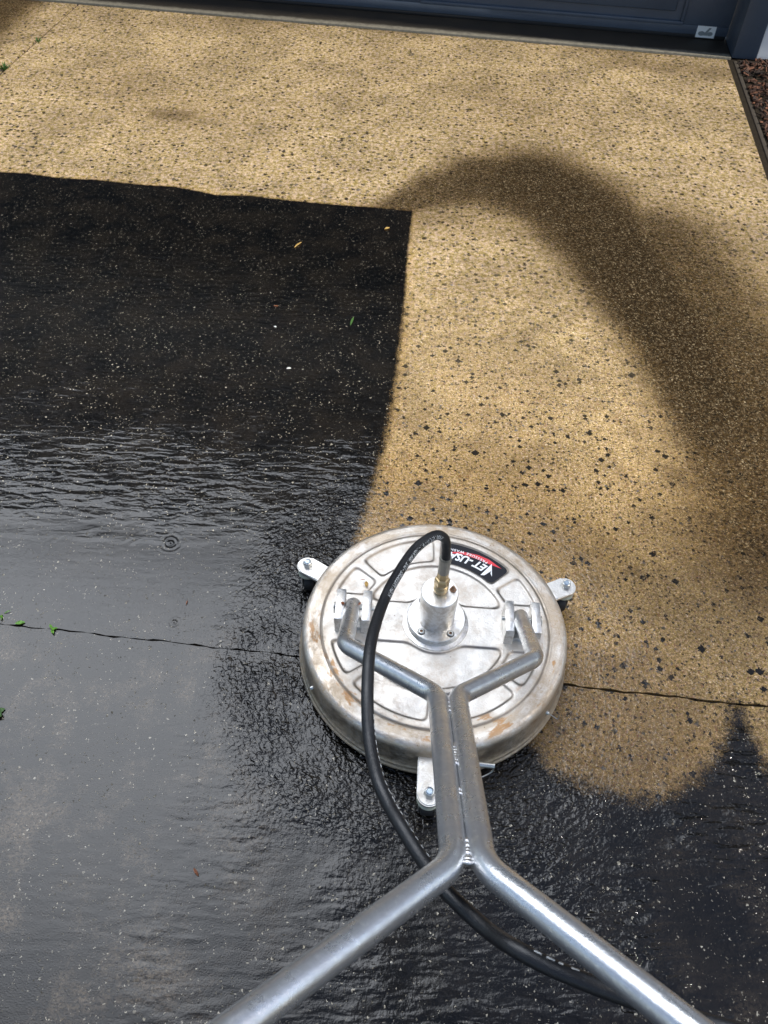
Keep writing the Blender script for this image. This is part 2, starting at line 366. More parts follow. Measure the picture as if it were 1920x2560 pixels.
def slab_attributes(me):
    n = len(me.vertices); co = np.empty(n * 3, np.float32); me.vertices.foreach_get('co', co)
    co = co.reshape(-1, 3); X, Y = co[:, 0].astype(float), co[:, 1].astype(float)
    sd = poly_sd(X, Y, dirty_poly)
    soft = 0.010 + 0.020 * ss(Y, 2.3, 1.4) + 0.012 * ss(Y, .9, .5)
    st = np.zeros(n)
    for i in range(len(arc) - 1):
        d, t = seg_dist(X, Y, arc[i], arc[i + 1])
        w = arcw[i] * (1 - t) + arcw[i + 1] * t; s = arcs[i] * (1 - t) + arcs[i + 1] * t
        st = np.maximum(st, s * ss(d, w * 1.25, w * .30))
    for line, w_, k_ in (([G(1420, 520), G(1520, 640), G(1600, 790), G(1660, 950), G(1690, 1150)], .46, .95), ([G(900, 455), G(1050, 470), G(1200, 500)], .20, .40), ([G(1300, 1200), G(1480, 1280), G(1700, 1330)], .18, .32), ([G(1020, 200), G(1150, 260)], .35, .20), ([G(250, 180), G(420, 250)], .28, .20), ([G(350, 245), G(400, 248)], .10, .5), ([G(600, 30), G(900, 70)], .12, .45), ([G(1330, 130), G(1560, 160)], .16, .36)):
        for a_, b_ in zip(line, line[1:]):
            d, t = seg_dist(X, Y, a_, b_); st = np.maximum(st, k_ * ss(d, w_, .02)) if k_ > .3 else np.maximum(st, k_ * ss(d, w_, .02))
    # grime by the threshold and the disc, shade painted over the left bay
    hx_ = (X - HO.x) * HX.x + (Y - HO.y) * HX.y; hy_ = (X - HO.x) * HY.x + (Y - HO.y) * HY.y
    st = np.maximum(st, .38 * ss(hy_, -.25, -.03) * (.5 + .5 * np.sin(hx_ * 5.3 + 1.1) * np.sin(hx_ * 2.1)))
    st = np.maximum(st, .95 * ss(hx_, -3.20, -3.42) * ss(hy_, -2.0, -1.1))
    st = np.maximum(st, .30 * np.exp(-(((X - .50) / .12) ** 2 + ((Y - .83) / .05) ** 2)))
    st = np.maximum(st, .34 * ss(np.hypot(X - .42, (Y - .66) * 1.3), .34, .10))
    rd = np.hypot(X - DC.x, Y - DC.y)
    wetd = np.where(sd > -.01, 1.0, 0.0)
    wet_clean = np.maximum(ss(rd, .75, .38), ss(Y, .98, .66)) * .95
    wet_clean = np.maximum(wet_clean, .62 * ss(Y, 1.75, .95))
    wet = np.maximum(np.clip(ss(sd, -.04, .02), 0, 1), wet_clean)
    wet = wet * (1 - .12 * ss(Y, 1.9, 2.6))
    # ripples
    rip = .20 + .0 * X
    band = ss(Y, 1.08, 1.22) * ss(Y, 1.60, 1.32)
    rip = np.maximum(rip, .75 * band)
    rip = np.maximum(rip, .85 * ss(X, -.34, -.20) * ss(Y, 1.6, 1.2) * ss(Y, .25, .7))
    rip = np.maximum(rip, .95 * ss(rd, .52, .36))
    rip = np.maximum(rip, .9 * ss(X, -.05, .2) * ss(Y, .95, .7) * (1 - .75 * ss(X, .42, .56) * ss(Y, .48, .36)))
    rip = np.maximum(rip, .55 * ss(X, -.22, -.02) * ss(Y, .95, .7))
    rip = np.maximum(rip, .9 * ss(X, .4, .55) * ss(Y, .95, .8) * ss(Y, .40, .50))
    rip = rip * (.05 + .95 * ss(wet, .5, 1.0))
    rip = np.where((X < -.30) & (Y < 1.10), np.minimum(rip, .05 + .8 * ss(X, -.40, -.24)), rip)
    rip = rip * (1 - .6 * ss(Y, 1.7, 2.6))
    radial = ss(rd, .60, .36) * .9
    worn = ss(X, -.05, -.35) * ss(Y, .95, .75) + .25 * ss(X, .4, .6) * ss(Y, .9, .6)
    clean = ss(Y, 2.6, 1.2)
    for nm, a in (('dirt', sd), ('soft', soft), ('wet', wet), ('rip', rip), ('dark_tone', st), ('worn', np.clip(worn, 0, 1)), ('radial', radial), ('clean', clean)):
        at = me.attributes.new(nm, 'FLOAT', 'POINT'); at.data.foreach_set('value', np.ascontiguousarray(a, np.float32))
def slab(name, x0, x1, ya, yb, step):
    nx = max(2, int(round((x1 - x0) / step)) + 1); ny = max(2, int(round(abs(yb(0) - ya(0)) / step)) + 1)
    xs = np.linspace(x0, x1, nx); t = np.linspace(0, 1, ny)
    XX = np.repeat(xs[None, :], ny, 0); A = np.array([ya(v) for v in xs]); B = np.array([yb(v) for v in xs])
    YY = A[None, :] * (1 - t[:, None]) + B[None, :] * t[:, None]
    Z = np.zeros_like(XX)
    ex = np.minimum(np.minimum(XX - x0, x1 - XX), 1); ey = np.minimum(YY - A[None, :], B[None, :] - YY)
    
    W = np.stack([HO.x + HX.x * XX + HY.x * YY, HO.y + HX.y * XX + HY.y * YY, Z], -1).reshape(-1, 3)
    idx = np.arange(nx * ny).reshape(ny, nx)
    q = np.stack([idx[:-1, :-1], idx[:-1, 1:], idx[1:, 1:], idx[1:, :-1]], -1).reshape(-1, 4)
    # skirt down the four sides
    rim = list(idx[0, :]) + list(idx[1:, -1]) + list(idx[-1, -2::-1]) + list(idx[-2:0:-1, 0])
    base = len(W); low = W[rim].copy(); low[:, 2] = -.10; W = np.vstack([W, low]); nr = len(rim)
    sides = [(rim[i], base + i, base + (i + 1) % nr, rim[(i + 1) % nr]) for i in range(nr)]
    me = bpy.data.meshes.new(name); me.from_pydata(W.tolist(), [], q.tolist() + sides); me.update()
    for p in me.polygons: p.use_smooth = False
    slab_attributes(me); me.materials.append(MC)
    o = bpy.data.objects.new(name, me); col.objects.link(o); o['kind'] = 'structure'
    return o
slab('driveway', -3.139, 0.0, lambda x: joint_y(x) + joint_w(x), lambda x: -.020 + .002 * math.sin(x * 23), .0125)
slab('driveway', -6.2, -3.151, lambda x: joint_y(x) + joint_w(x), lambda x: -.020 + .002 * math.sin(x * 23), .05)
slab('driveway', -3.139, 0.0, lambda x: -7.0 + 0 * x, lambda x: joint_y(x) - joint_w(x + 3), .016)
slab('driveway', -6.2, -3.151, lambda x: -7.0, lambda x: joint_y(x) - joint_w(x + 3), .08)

# joint dirt under the slabs, ground all round
m = Mat('soil'); MSOIL = m.set(Base_Color=m.mix(m.noise(60, 4), (.010, .008, .006), (.035, .027, .018)), Roughness=.95, Specular_IOR_Level=.1, Normal=m.bump(m.noise(150, 4), .004))
bm = bmesh.new(); add_box(bm, (-40, -40, -.5), (40, 40, -.006)); 
bmesh.ops.delete(bm, geom=[f_ for f_ in bm.faces if f_.normal.z < .5], context='FACES')
o = link('ground', bm, MSOIL, smooth=False); o['kind'] = 'structure'; o.matrix_world = HM
bpy.context.view_layer.update()

# garage floor strip
m = Mat('threshold_concrete')
x, y, z = m.sep(m.co)
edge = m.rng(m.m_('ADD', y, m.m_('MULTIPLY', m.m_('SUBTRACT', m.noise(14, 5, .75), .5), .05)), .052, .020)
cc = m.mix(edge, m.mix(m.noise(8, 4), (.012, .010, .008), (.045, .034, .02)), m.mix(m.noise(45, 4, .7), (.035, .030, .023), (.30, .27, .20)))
MTH = m.set(Base_Color=cc, Roughness=.6, Normal=m.bump(m.noise(160, 4, .7), .002))
bm = bmesh.new(); add_box(bm, (-6.5, 0.0, -.3), (.022, 1.2, .004), .004)
o = link('garage_floor', bm, MTH); o['kind'] = 'structure'; o.matrix_world = HM

# ------------------------------------------------------------------ garage
m = Mat('slate_blue_paint')
MBLUE = m.set(Base_Color=m.mix(m.rng(m.noise(3, 5, .7), .3, .7), (.054, .072, .100), (.066, .087, .118)), Roughness=.42, Normal=m.bump(m.noise(220, 3), .0006))
m = Mat('white_paint'); MWHITE = m.set(Base_Color=m.mix(m.noise(6, 4), (.72, .70, .67), (.80, .78, .76)), Roughness=.6)
m = Mat('black_rubber'); MRUB = m.set(Base_Color=(.010, .010, .011), Roughness=.6)
gar = thing('garage', 'dark slate blue garage front above the concrete driveway', 'garage', tuple(HO), HA)
bm = bmesh.new()
def wallbox(lo, hi): add_box(bm, lo, hi, .004)
wallbox((.024, 0.004, 0.0), (.134, .30, 2.25)); link('door_post', bm, MBLUE, gar)
bm = bmesh.new(); wallbox((-5.05, 0.004, 0.0), (-4.94, .30, 2.25)); link('door_post', bm, MBLUE, gar)
bm = bmesh.new(); wallbox((-5.05, 0.002, 2.25), (.134, .30, 2.45)); link('lintel', bm, MBLUE, gar)
bm = bmesh.new(); wallbox((-5.9, .02, 2.452), (5.9, .35, 4.12)); link('gable_wall', bm, MBLUE, gar)
# white weatherboards right of the post
bm = bmesh.new()
for k in range(15):
    z0 = 0.006 + k * .15
    vs = add_box(bm, (.136, .02, z0), (5.9, .05, z0 + .152), 0)
    for v in vs:
        if v.co.y < .03 and v.co.z < z0 + .01: v.co.y -= .012
link('weatherboard_wall', bm, MWHITE, gar, smooth=False)
bm = bmesh.new(); add_box(bm, (-6.0, -.02, 4.122), (6.0, .38, 4.18), .006); link('parapet_cap', bm, MBLUE, gar)
# door: rails and stiles around recessed panels
door_bm = bmesh.new()
YD = .20
def door_face(bm):
    pan_w, st = 1.27, .25
    sec_h = .53
    xs = [.008]; xr = -.20
    panels = []
    while xr > -4.6:
        panels.append((xr - pan_w, xr)); xr -= pan_w + st
    for k in range(4):
        z0 = .022 + k * sec_h
        # backing sheet (recess floor)
        add_box(bm, (-4.93, YD + .012, z0), (.018, YD + .035, z0 + sec_h - .004), 0)
        zz0, zz1 = z0 + .040, z0 + sec_h - .07
        add_box(bm, (-4.93, YD, z0), (.018, YD + .0125, zz0), .002)
        add_box(bm, (-4.93, YD, zz1), (.018, YD + .0125, z0 + sec_h - .006), .002)
        edges = [.018] + [v for p in panels for v in (p[1], p[0])] + [-4.93]
        for i in range(0, len(edges), 2):
            if edges[i] - edges[i + 1] > .01: add_box(bm, (edges[i + 1], YD, zz0 + .0005), (edges[i], YD + .0125, zz1 - .0005), .002)
        for (a, b) in panels:   # chamfered moulding and raised field
            for (lo, hi) in (((a, YD - .005, zz0 - .004), (b, YD + .012, zz0 + .012)), ((a, YD - .005, zz1 - .012), (b, YD + .012, zz1 + .004)),
                             ((a, YD - .005, zz0 + .012), (a + .016, YD + .012, zz1 - .012)), ((b - .016, YD - .005, zz0 + .012), (b, YD + .012, zz1 - .012))):
                add_box(bm, lo, hi, .004)
            add_box(bm, (a + .05, YD + .003, zz0 + .05), (b - .05, YD + .0125, zz1 - .05), .006)
door_face(door_bm)
door = link('door', door_bm, MBLUE, gar)
bm = bmesh.new(); add_box(bm, (-4.93, YD + .004, .0045), (.016, YD + .03, .0215), .003); link('bottom_seal', bm, MRUB, door)
m = Mat('white_sticker'); MST = m.set(Base_Color=(.78, .80, .78), Roughness=.35)
m = Mat('grey_print'); MPR = m.set(Base_Color=(.22, .25, .25), Roughness=.4)
bm = bmesh.new(); add_box(bm, (-.128, YD - .0012, .012), (-.040, YD - .0002, .062), 0); stk = link('sticker', bm, MST, door, smooth=False)
bm = bmesh.new()     # two round marks joined by a slanting bar
yy = YD - .0016
for cx_, cz_, rx_, rz_ in ((-.103, .030, .016, .010), (-.064, .030, .014, .009)):
    vs = [bm.verts.new((cx_ + rx_ * math.cos(a), yy, cz_ + rz_ * math.sin(a))) for a in [2 * math.pi * k / 20 for k in range(20)]]
    bm.faces.new(vs)
for q in (((-.100, .022), (-.066, .022), (-.064, .031), (-.098, .033)), ((-.092, .030), (-.080, .030), (-.062, .055), (-.073, .056))):
    bm.faces.new([bm.verts.new((a, yy - .0004, b)) for a, b in q])
link('printed_mark', bm, MPR, door, smooth=False).name = 'printed_mark'

# ------------------------------------------------------------------ garden edging and mulch
m = Mat('dark_timber'); MTIM = m.set(Base_Color=m.mix(m.noise(30, 4), (.02, .016, .011), (.06, .045, .03)), Roughness=.8)
bm = bmesh.new(); add_box(bm, (.030, -7.0, -.05), (.048, -.02, -.002), .003)
o = link('garden_edging', bm, MTIM); o.matrix_world = HM; tag(o, 'thin dark timber edging board between the driveway and the mulch bed', 'garden edging')
m = Mat('bark_mulch')
rc = m.attr('tone')
MMU = m.set(Base_Color=m.mix(m.noise(90, 3), m.mix(rc, (.025, .011, .006), (.20, .075, .03)), m.mix(rc, (.012, .006, .004), (.10, .035, .015))), Roughness=.8, Normal=m.bump(m.noise(400, 3), .001))
def mulch():
    V, Fc, tone = [], [], []
    rnd = random.Random(3)
    for k in range(7500):
        x = .055 + rnd.random() ** 1.3 * 1.1; y = -rnd.random() * 3.3 - .01
        if y > -.04 and x < .15: continue
        L, W, T = rnd.uniform(.012, .045), rnd.uniform(.005, .014), rnd.uniform(.002, .006)
        z = .002 + .022 * min(1, (x - .05) / .15) * rnd.random() + rnd.uniform(0, .006)
        M = Matrix.Translation((x, y, z)) @ Matrix.Rotation(rnd.uniform(0, 6.28), 4, 'Z') @ Matrix.Rotation(rnd.gauss(0, .35), 4, 'X') @ Matrix.Rotation(rnd.gauss(0, .35), 4, 'Y')
        b = len(V); t = rnd.random() ** 2.2
        for sx in (-1, 1):
            for sy in (-1, 1):
                for sz in (-1, 1):
                    V.append(tuple(M @ Vector((sx * L / 2 * rnd.uniform(.7, 1), sy * W / 2 * rnd.uniform(.5, 1), sz * T / 2))))
        Fc += [(b, b + 1, b + 3, b + 2), (b + 4, b + 6, b + 7, b + 5), (b, b + 4, b + 5, b + 1), (b + 2, b + 3, b + 7, b + 6), (b, b + 2, b + 6, b + 4), (b + 1, b + 5, b + 7, b + 3)]
        tone += [t] * 8
    me = bpy.data.meshes.new('mulch'); me.from_pydata(V, [], Fc); me.update()
    a = me.attributes.new('tone', 'FLOAT', 'POINT'); a.data.foreach_set('value', tone)
    me.materials.append(MMU); o = bpy.data.objects.new('mulch', me); col.objects.link(o); o.matrix_world = HM
    tag(o, 'dark red brown bark mulch beside the driveway', 'mulch', kind='stuff')
mulch()
bm = bmesh.new(); add_box(bm, (.05, -7, -.2), (6, -.0, -.003)); 
o = link('mulch_bed', bm, MSOIL, smooth=False); o.matrix_world = HM; o['kind'] = 'structure'

# ------------------------------------------------------------------ metals
def cast_metal(name='weathered_cast_aluminium'):
    m = Mat(name)
    x, y, z = m.sep(m.co); r = m.v_('LENGTH', m.comb(x, y, 0))
    grime = m.m_('MULTIPLY', m.rng(m.noise(14, 6, .72), .38, .62), m.rng(m.noise(120, 4, .7), .34, .62, .25, 1))
    rim = m.rng(r, .205, .245, .0, 1.0)
    g = m.m_('MULTIPLY', grime, m.m_('ADD', m.m_('MULTIPLY', rim, .45), .48))
    c = m.mix(m.rng(m.noise(60, 4, .7), .3, .75), (.66, .63, .58), (.82, .79, .74))
    c = m.mix(g, c, (.42, .31, .20))
    side = m.rng(z, .096, .085)
    c = m.mix(m.m_('MULTIPLY', side, m.rng(m.noise(90, 5, .8), .38, .62, .45, .92)), c, (.20, .165, .12))
    # rust streaks close to the rim at the operator's side
    th = m.m_('ARCTAN2', y, x)
    pv = m.comb(m.m_('MULTIPLY', r, 42), m.m_('MULTIPLY', m.m_('SINE', th), 3.2), m.m_('ADD', m.m_('MULTIPLY', m.m_('COSINE', th), 3.2), 7.3))
    c = m.mix(m.m_('MULTIPLY', m.m_('MULTIPLY', m.rng(m.noise(1, 5, .7, vec=pv), .33, .60), m.rng(r, .19, .235)), .72), c, (.46, .36, .25))
    rust = m.m_('MULTIPLY', m.rng(m.noise(1, 5, .68, vec=m.v_('ADD', pv, (5.1, 1.2, 0))), .54, .62), m.m_('MULTIPLY', m.rng(r, .195, .215), m.m_('MULTIPLY', m.rng(r, .262, .245), m.rng(y, .05, -.06))))
    c = m.mix(m.m_('MULTIPLY', rust, .85), c, m.mix(m.noise(70, 4), (.40, .17, .04), (.60, .36, .15)))
    ga = m.attr('groove')
    c = m.mix(m.m_('MULTIPLY', ga, .82), c, (.13, .105, .08))
    sp = m.vor(160); cs = m.sep(sp.outputs['Color'])
    spot = m.m_('MULTIPLY', m.m_('LESS_THAN', cs[0], .03), m.rng(sp.outputs['Distance'], .25, .15))
    c = m.mix(m.m_('MULTIPLY', spot, .7), c, (.22, .15, .10))
    rg = m.m_('ADD', m.m_('MULTIPLY', g, .25), m.rng(m.noise(35, 4, .7), .3, .7, .36, .52))
    return m.set(Base_Color=c, Metallic=m.m_('SUBTRACT', .92, m.m_('MULTIPLY', m.m_('MAXIMUM', g, rust), .6)), Roughness=m.m_('ADD', rg, m.m_('MULTIPLY', rust, .2)),
                 Normal=m.bump(m.noise(300, 3, .7), .0006))
MCAST = cast_metal()
m = Mat('machined_aluminium'); MALU = m.set(Base_Color=m.mix(m.rng(m.noise(50, 5, .75), .42, .62, 0, .7), (.74, .73, .71), (.46, .42, .36)), Metallic=.92, Roughness=m.rng(m.noise(60, 4), .3, .7, .30, .45), Normal=m.bump(m.noise(250, 3), .0002))
m = Mat('galvanised_steel')
mot = m.noise(26, 5, .7); sc1 = m.noise(1, 4, .7, vec=m.v_('MULTIPLY', m.co, (90, 90, 90)))
c = m.mix(m.rng(mot, .30, .70), (.54, .55, .57), (.74, .75, .75)); c = m.mix(m.rng(m.noise(75, 4, .8), .58, .70, 0, .55), c, (.88, .88, .85))
MGAL = m.set(Base_Color=c, Metallic=.88, Roughness=m.rng(mot, .3, .7, .36, .24), Normal=m.bump(m.m_('ADD', sc1, m.m_('MULTIPLY', m.noise(12, 3), 2.0)), .0005))
m = Mat('bright_weld'); MWELD = m.set(Base_Color=m.mix(m.noise(300, 3), (.45, .45, .45), (.85, .85, .85)), Metallic=1.0, Roughness=.3, Normal=m.bump(m.noise(700, 3), .0004))
m = Mat('zinc_plated_steel'); MZN = m.set(Base_Color=m.mix(m.noise(80, 4), (.42, .43, .42), (.68, .68, .64)), Metallic=.9, Roughness=.34)
m = Mat('blue_steel'); MBOLT = m.set(Base_Color=(.40, .48, .56), Metallic=.85, Roughness=.35)
m = Mat('brass'); MBR = m.set(Base_Color=m.mix(m.noise(70, 4), (.44, .32, .17), (.62, .48, .27)), Metallic=.9, Roughness=.32)
m = Mat('dark_socket'); MDK = m.set(Base_Color=(.02, .018, .016), Roughness=.6, Metallic=.3)
m = Mat('dull_steel'); MFER = m.set(Base_Color=m.mix(m.noise(80, 4), (.22, .21, .18), (.36, .35, .31)), Metallic=.85, Roughness=.42)
m = Mat('rusty_screw'); MRS = m.set(Base_Color=m.mix(m.noise(200, 3), (.22, .09, .04), (.42, .30, .2)), Roughness=.7, Metallic=.3)
m = Mat('hose_rubber'); MHOSE = m.set(Base_Color=m.mix(m.rng(m.noise(70, 5, .8), .60, .72, 0, .5), (.008, .0085, .010), (.075, .08, .085)), Roughness=m.rng(m.noise(30, 4), .3, .7, .36, .5), Normal=m.bump(m.noise(260, 3), .0005))
m = Mat('hose_print'); MPRINT = m.set(Base_Color=(.60, .62, .62), Roughness=.6)
m = Mat('nylon'); MNY = m.set(Base_Color=m.mix(m.noise(60, 4), (.30, .32, .24), (.55, .56, .46)), Roughness=.5)
m = Mat('decal_black'); MDB = m.set(Base_Color=(.010, .011, .016), Roughness=.45, Specular_IOR_Level=.25)
m = Mat('decal_white'); MDW = m.set(Base_Color=(.86, .87, .88), Roughness=.35)
m = Mat('decal_red'); MDR = m.set(Base_Color=(.70, .035, .05), Roughness=.35)

# ------------------------------------------------------------------ the surface cleaner
cl = thing('surface_cleaner', 'round aluminium surface cleaner with galvanised steel push handle on the wet driveway', 'surface cleaner', tuple(DC), DPHI)
def LV(P): return Matrix.Rotation(-DPHI, 3, 'Z') @ (Vector(P) - DC)      # world -> cleaner
RT, ZT = .246, .106
def smax(a, b, k=.012): h = np.clip(.5 + .5 * (a - b) / k, 0, 1); return b + (a - b) * h + k * h * (1 - h)
def relief(x, y):
    r = np.hypot(x, y); a = np.degrees(np.arctan2(y, x))
    sd = np.full(x.shape, 9.0)
    def sector(r0, r1, a0, a1, yb=None):
        am = (a0 + a1) / 2; hw_ = (a1 - a0) / 2
        da = np.abs((a - am + 180) % 360 - 180)
        d = smax(np.abs(r - (r0 + r1) / 2) - (r1 - r0) / 2, np.radians(da - hw_) * r)
        if yb is not None: d = smax(d, yb - np.abs(y))
        return d
    for s in (sector(.152, .208, 92.5, 137), sector(.152, .208, 43, 87.5), sector(.152, .208, 143, 166, .058), sector(.152, .208, 14, 37, .058),
              sector(.152, .206, -137, -93), sector(.152, .206, -87, -43), sector(.152, .206, -166, -143, .050), sector(.152, .206, -37, -14, .050)):
        sd = np.minimum(sd, s)
    for sgn in (1, -1):
        d = smax(r - .140, .046 - sgn * y, .02); d = smax(d, .066 - r); sd = np.minimum(sd, d)
    z = -.0030 * (1 - np.clip((sd + .0025) / .005, 0, 1))
    z = z - .0022 * np.exp(-((r - .2235) / .0022) ** 2) - .0016 * np.clip((r - .2235) / .006, 0, 1)
    gr = np.exp(-((sd) / .0026) ** 2) + np.exp(-((r - .2235) / .0028) ** 2)
    return z, np.clip(gr, 0, 1)
def make_housing():
    nth = 640
    rs = np.concatenate([np.linspace(.002, .05, 10)[:-1], np.linspace(.05, RT, 150)])
    th = np.arange(nth) * 2 * math.pi / nth
    Rg, Tg = np.meshgrid(rs, th, indexing='ij'); X = Rg * np.cos(Tg); Y = Rg * np.sin(Tg); z, gr = relief(X, Y)
    Z = ZT + z; Vs = [np.stack([X, Y, Z], -1).reshape(-1, 3)]; g = [gr.reshape(-1)]
    # shoulder, skirt, rolled edge
    prof = [(.250, ZT - .0020), (.2545, ZT - .0042), (.2580, ZT - .0080), (.2600, ZT - .0125), (.2612, ZT - .02), (.2618, .06), (.2622, .042), (.2630, .036), (.2660, .033), (.2675, .030), (.2660, .0275), (.2650, .0262), (.2685, .0245), (.2705, .021), (.2695, .0170), (.2660, .0150), (.258, .0150), (.256, .03), (.255, .09)]
    for (r_, z_) in prof:
        Vs.append(np.stack([r_ * np.cos(th), r_ * np.sin(th), np.full(nth, z_)], -1)); g.append(np.full(nth, .55 if abs(z_ - .0262) < 1e-4 or abs(z_ - .036) < 1e-4 else 0.0))
    V = np.vstack(Vs); g = np.concatenate(g); nr = len(rs) + len(prof)
    idx = np.arange(nr * nth).reshape(nr, nth); nxt = np.roll(idx, -1, 1)
    q = np.stack([idx[:-1], idx[1:], nxt[1:], nxt[:-1]], -1).reshape(-1, 4).tolist()
    q.append(idx[0].tolist())
    me = bpy.data.meshes.new('housing'); me.from_pydata(V.tolist(), [], q); me.update()
    a = me.attributes.new('groove', 'FLOAT', 'POINT'); a.data.foreach_set('value', np.ascontiguousarray(g, np.float32))
    for p in me.polygons: p.use_smooth = True
    me.materials.append(MCAST); o = bpy.data.objects.new('housing', me); col.objects.link(o); o.parent = cl
    return o
housing = make_housing()
bm = bmesh.new(); add_lathe(bm, [(.2535, .060), (.2535, .003), (.2495, .003), (.2495, .060)], 96, cap0=False, cap1=False); link('splash_skirt', bm, MRUB, cl)
for a in (-150.5, -33.5, 60, 175):
        bm = bmesh.new()
        M = Matrix.Rotation(R(a), 4, 'Z') @ Matrix.Translation((.2618, 0, .052)) @ Matrix.Rotation(R(90), 4, 'Y')
        add_lathe(bm, [(.004, -.001), (.004, .004), (.003, .0055), (.0005, .006)], 12, M=M)
        link('rivet', bm, MZN, housing)
# wire clip at the right of the skirt and the spring pin in front
bm = bmesh.new(); P = [Vector((math.cos(R(-33.2)) * r_, math.sin(R(-33.2)) * r_, .05)) for r_ in (.262, .286)]
P.append(P[-1] + Vector((.001, .003, .012))); add_tube(bm, P, .0009, 8); link('wire_clip', bm, MZN, housing)
bm = bmesh.new()
a = LV(on_z(1150, 1905, .055)); b = LV(on_z(1236, 1915, .055))
add_tube(bm, [a, a.lerp(b, .93), b], .0058, 16, rf=lambda i: (.0065, .0050, .0056)[i])
pin = link('spring_pin', bm, MZN, housing)
bm = bmesh.new()
for off in (0, .0032):
    a = LV(on_z(1150, 1950, .030)); b = LV(on_z(1200, 1944, .030)); c_ = LV(on_z(1231, 1928, .034)); d_ = LV(on_z(1232, 1914, .055))
    add_tube(bm, catmull([a, a.lerp(b, .5), b, c_, d_ + Vector((0, 0, off))], 6), .0014, 8)
    a = a + Vector((0, 0, off))
link('pin_ring', bm, MZN, pin)

# hub
HB = LV(on_z(1090.5, 1544, .124)); hx0, hy0 = HB.x, HB.y
bm = bmesh.new(); add_lathe(bm, [(.066, ZT - .004), (.064, ZT + .002), (.058, ZT + .0035), (.0565, ZT + .004), (.0565, ZT + .019), (.0553, ZT + .0202), (.034, ZT + .0202)], 96, c=(hx0, hy0, 0), cap0=False)
flange = link('hub_flange', bm, MALU, cl)
bm = bmesh.new(); add_lathe(bm, [(.0350, ZT + .0203), (.0350, ZT + .1050), (.0340, ZT + .1062), (.012, ZT + .1062)], 96, c=(hx0, hy0, 0), cap0=False)
hub = link('hub', bm, MALU, cl)
for k, a in enumerate((-128, -52, 52, 128)):
    px, py = hx0 + .0455 * math.cos(R(a)), hy0 + .0455 * math.sin(R(a))
    bm = bmesh.new(); zz = ZT + .0205
    add_lathe(bm, [(.0074, zz - .001), (.0074, zz + .0003), (.0062, zz + .0003)], 24, c=(px, py, 0), cap1=False, cap0=False)
    rings = add_lathe(bm, [(.0058, zz - .0002), (.0058, zz + .0022), (.0050, zz + .0030), (.0030, zz + .0030), (.0028, zz + .0006)], 24, c=(px, py, 0), cap1=True)
    for f_ in bm.faces:
        c0 = f_.calc_center_median(); f_.material_index = 1 if (Vector((c0.x - px, c0.y - py)).length < .0029) else (2 if Vector((c0.x - px, c0.y - py)).length > .0062 else 0)
    link('socket_screw', bm, [MZN, MRS, MDK], flange)
bm = bmesh.new(); gx, gy = hx0 + .0245, hy0 + .0065; zz = ZT + .1062
add_lathe(bm, [(.0068, zz - .001), (.0068, zz + .0025), (.0048, zz + .0030), (.0040, zz + .005), (.0030, zz + .006), (.0033, zz + .010), (.0022, zz + .0125), (.0008, zz + .013)], 6, c=(gx, gy, 0))
link('grease_nipple', bm, MRS, hub, angle=20)
# brass fittings and hose
ztop = ZT + .1062
FB = Vector((hx0 + .001, hy0 + .002, ztop)); FT = LV(at_depth(1114.6, 1393, 1.425))
axv = (FT - FB).normalized(); fl = (FT - FB).length
Mf = Matrix.Translation(FB) @ Vector((0, 0, 1)).rotation_difference(axv).to_matrix().to_4x4()
s_ = fl / .098
def FZ(z_): return z_ * s_
bm = bmesh.new()
add_lathe(bm, [(.0105, FZ(-.001)), (.0128, FZ(.004)), (.0140, FZ(.007)), (.0140, FZ(.012)), (.0128, FZ(.0135)), (.0128, FZ(.015)), (.0140, FZ(.0165)), (.0140, FZ(.022)), (.0120, FZ(.0235))], 40, M=Mf)
add_lathe(bm, [(.0135, FZ(.0236)), (.0146, FZ(.0250)), (.0146, FZ(.036)), (.0132, FZ(.0385)), (.0105, FZ(.040)), (.0100, FZ(.046))], 6, M=Mf)
add_lathe(bm, [(.0095, FZ(.041)), (.0104, FZ(.042)), (.0104, FZ(.0535)), (.0096, FZ(.055))], 6, M=Mf)
link('brass_coupling', bm, MBR, cl, angle=25)
HR = .0086
bm = bmesh.new()
n = 72; prof = [(.0098, .0555), (.0106, .057), (.0106, .090), (.0113, .092), (.0113, .0965), (.0108, .098), (HR * .98, .098)]
rings = []
for (r_, z_) in prof:
    rings.append([bm.verts.new(Mf @ Vector((math.cos(2 * math.pi * i / n) * (r_ - (.0005 if (i % 6 < 2 and .056 < z_ < .091) else 0)), math.sin(2 * math.pi * i / n) * (r_ - (.0005 if (i % 6 < 2 and .056 < z_ < .091) else 0)), FZ(z_)))) for i in range(n)])
for a, b in zip(rings, rings[1:]):
    for i in range(n): bm.faces.new((a[i], a[(i + 1) % n], b[(i + 1) % n], b[i]))
link('crimped_ferrule', bm, MFER, cl, angle=50)
hp = [((1115.5, 1366), 1.407), ((1111, 1346), 1.392), ((1093, 1337.5), 1.374), ((1065, 1350), 1.355), ((1029, 1383), 1.325), ((981, 1458), 1.262), ((954, 1517), 1.215), ((938, 1565), 1.175), ((927, 1610), 1.14), ((921, 1665), 1.11), ((918.5, 1752), 1.075),
      ((924, 1850), 1.045), ((944, 1946), 1.00), ((970, 2007), .975), ((997, 2055), .95), ((1026, 2103), .93), ((1057, 2150), .91), ((1110, 2222), .875), ((1163, 2275), .85), ((1220, 2326), .825), ((1287, 2371), .79), ((1374, 2417), .775), ((1460, 2453), .765), ((1547, 2486), .76), ((1640, 2517), .76), ((1760, 2556), .755), ((1900, 2595), .74), ((2100, 2640), .72)]
hpts = [FB + axv * (fl * .80), FT] + [LV(at_depth(*q, t)) for q, t in hp]
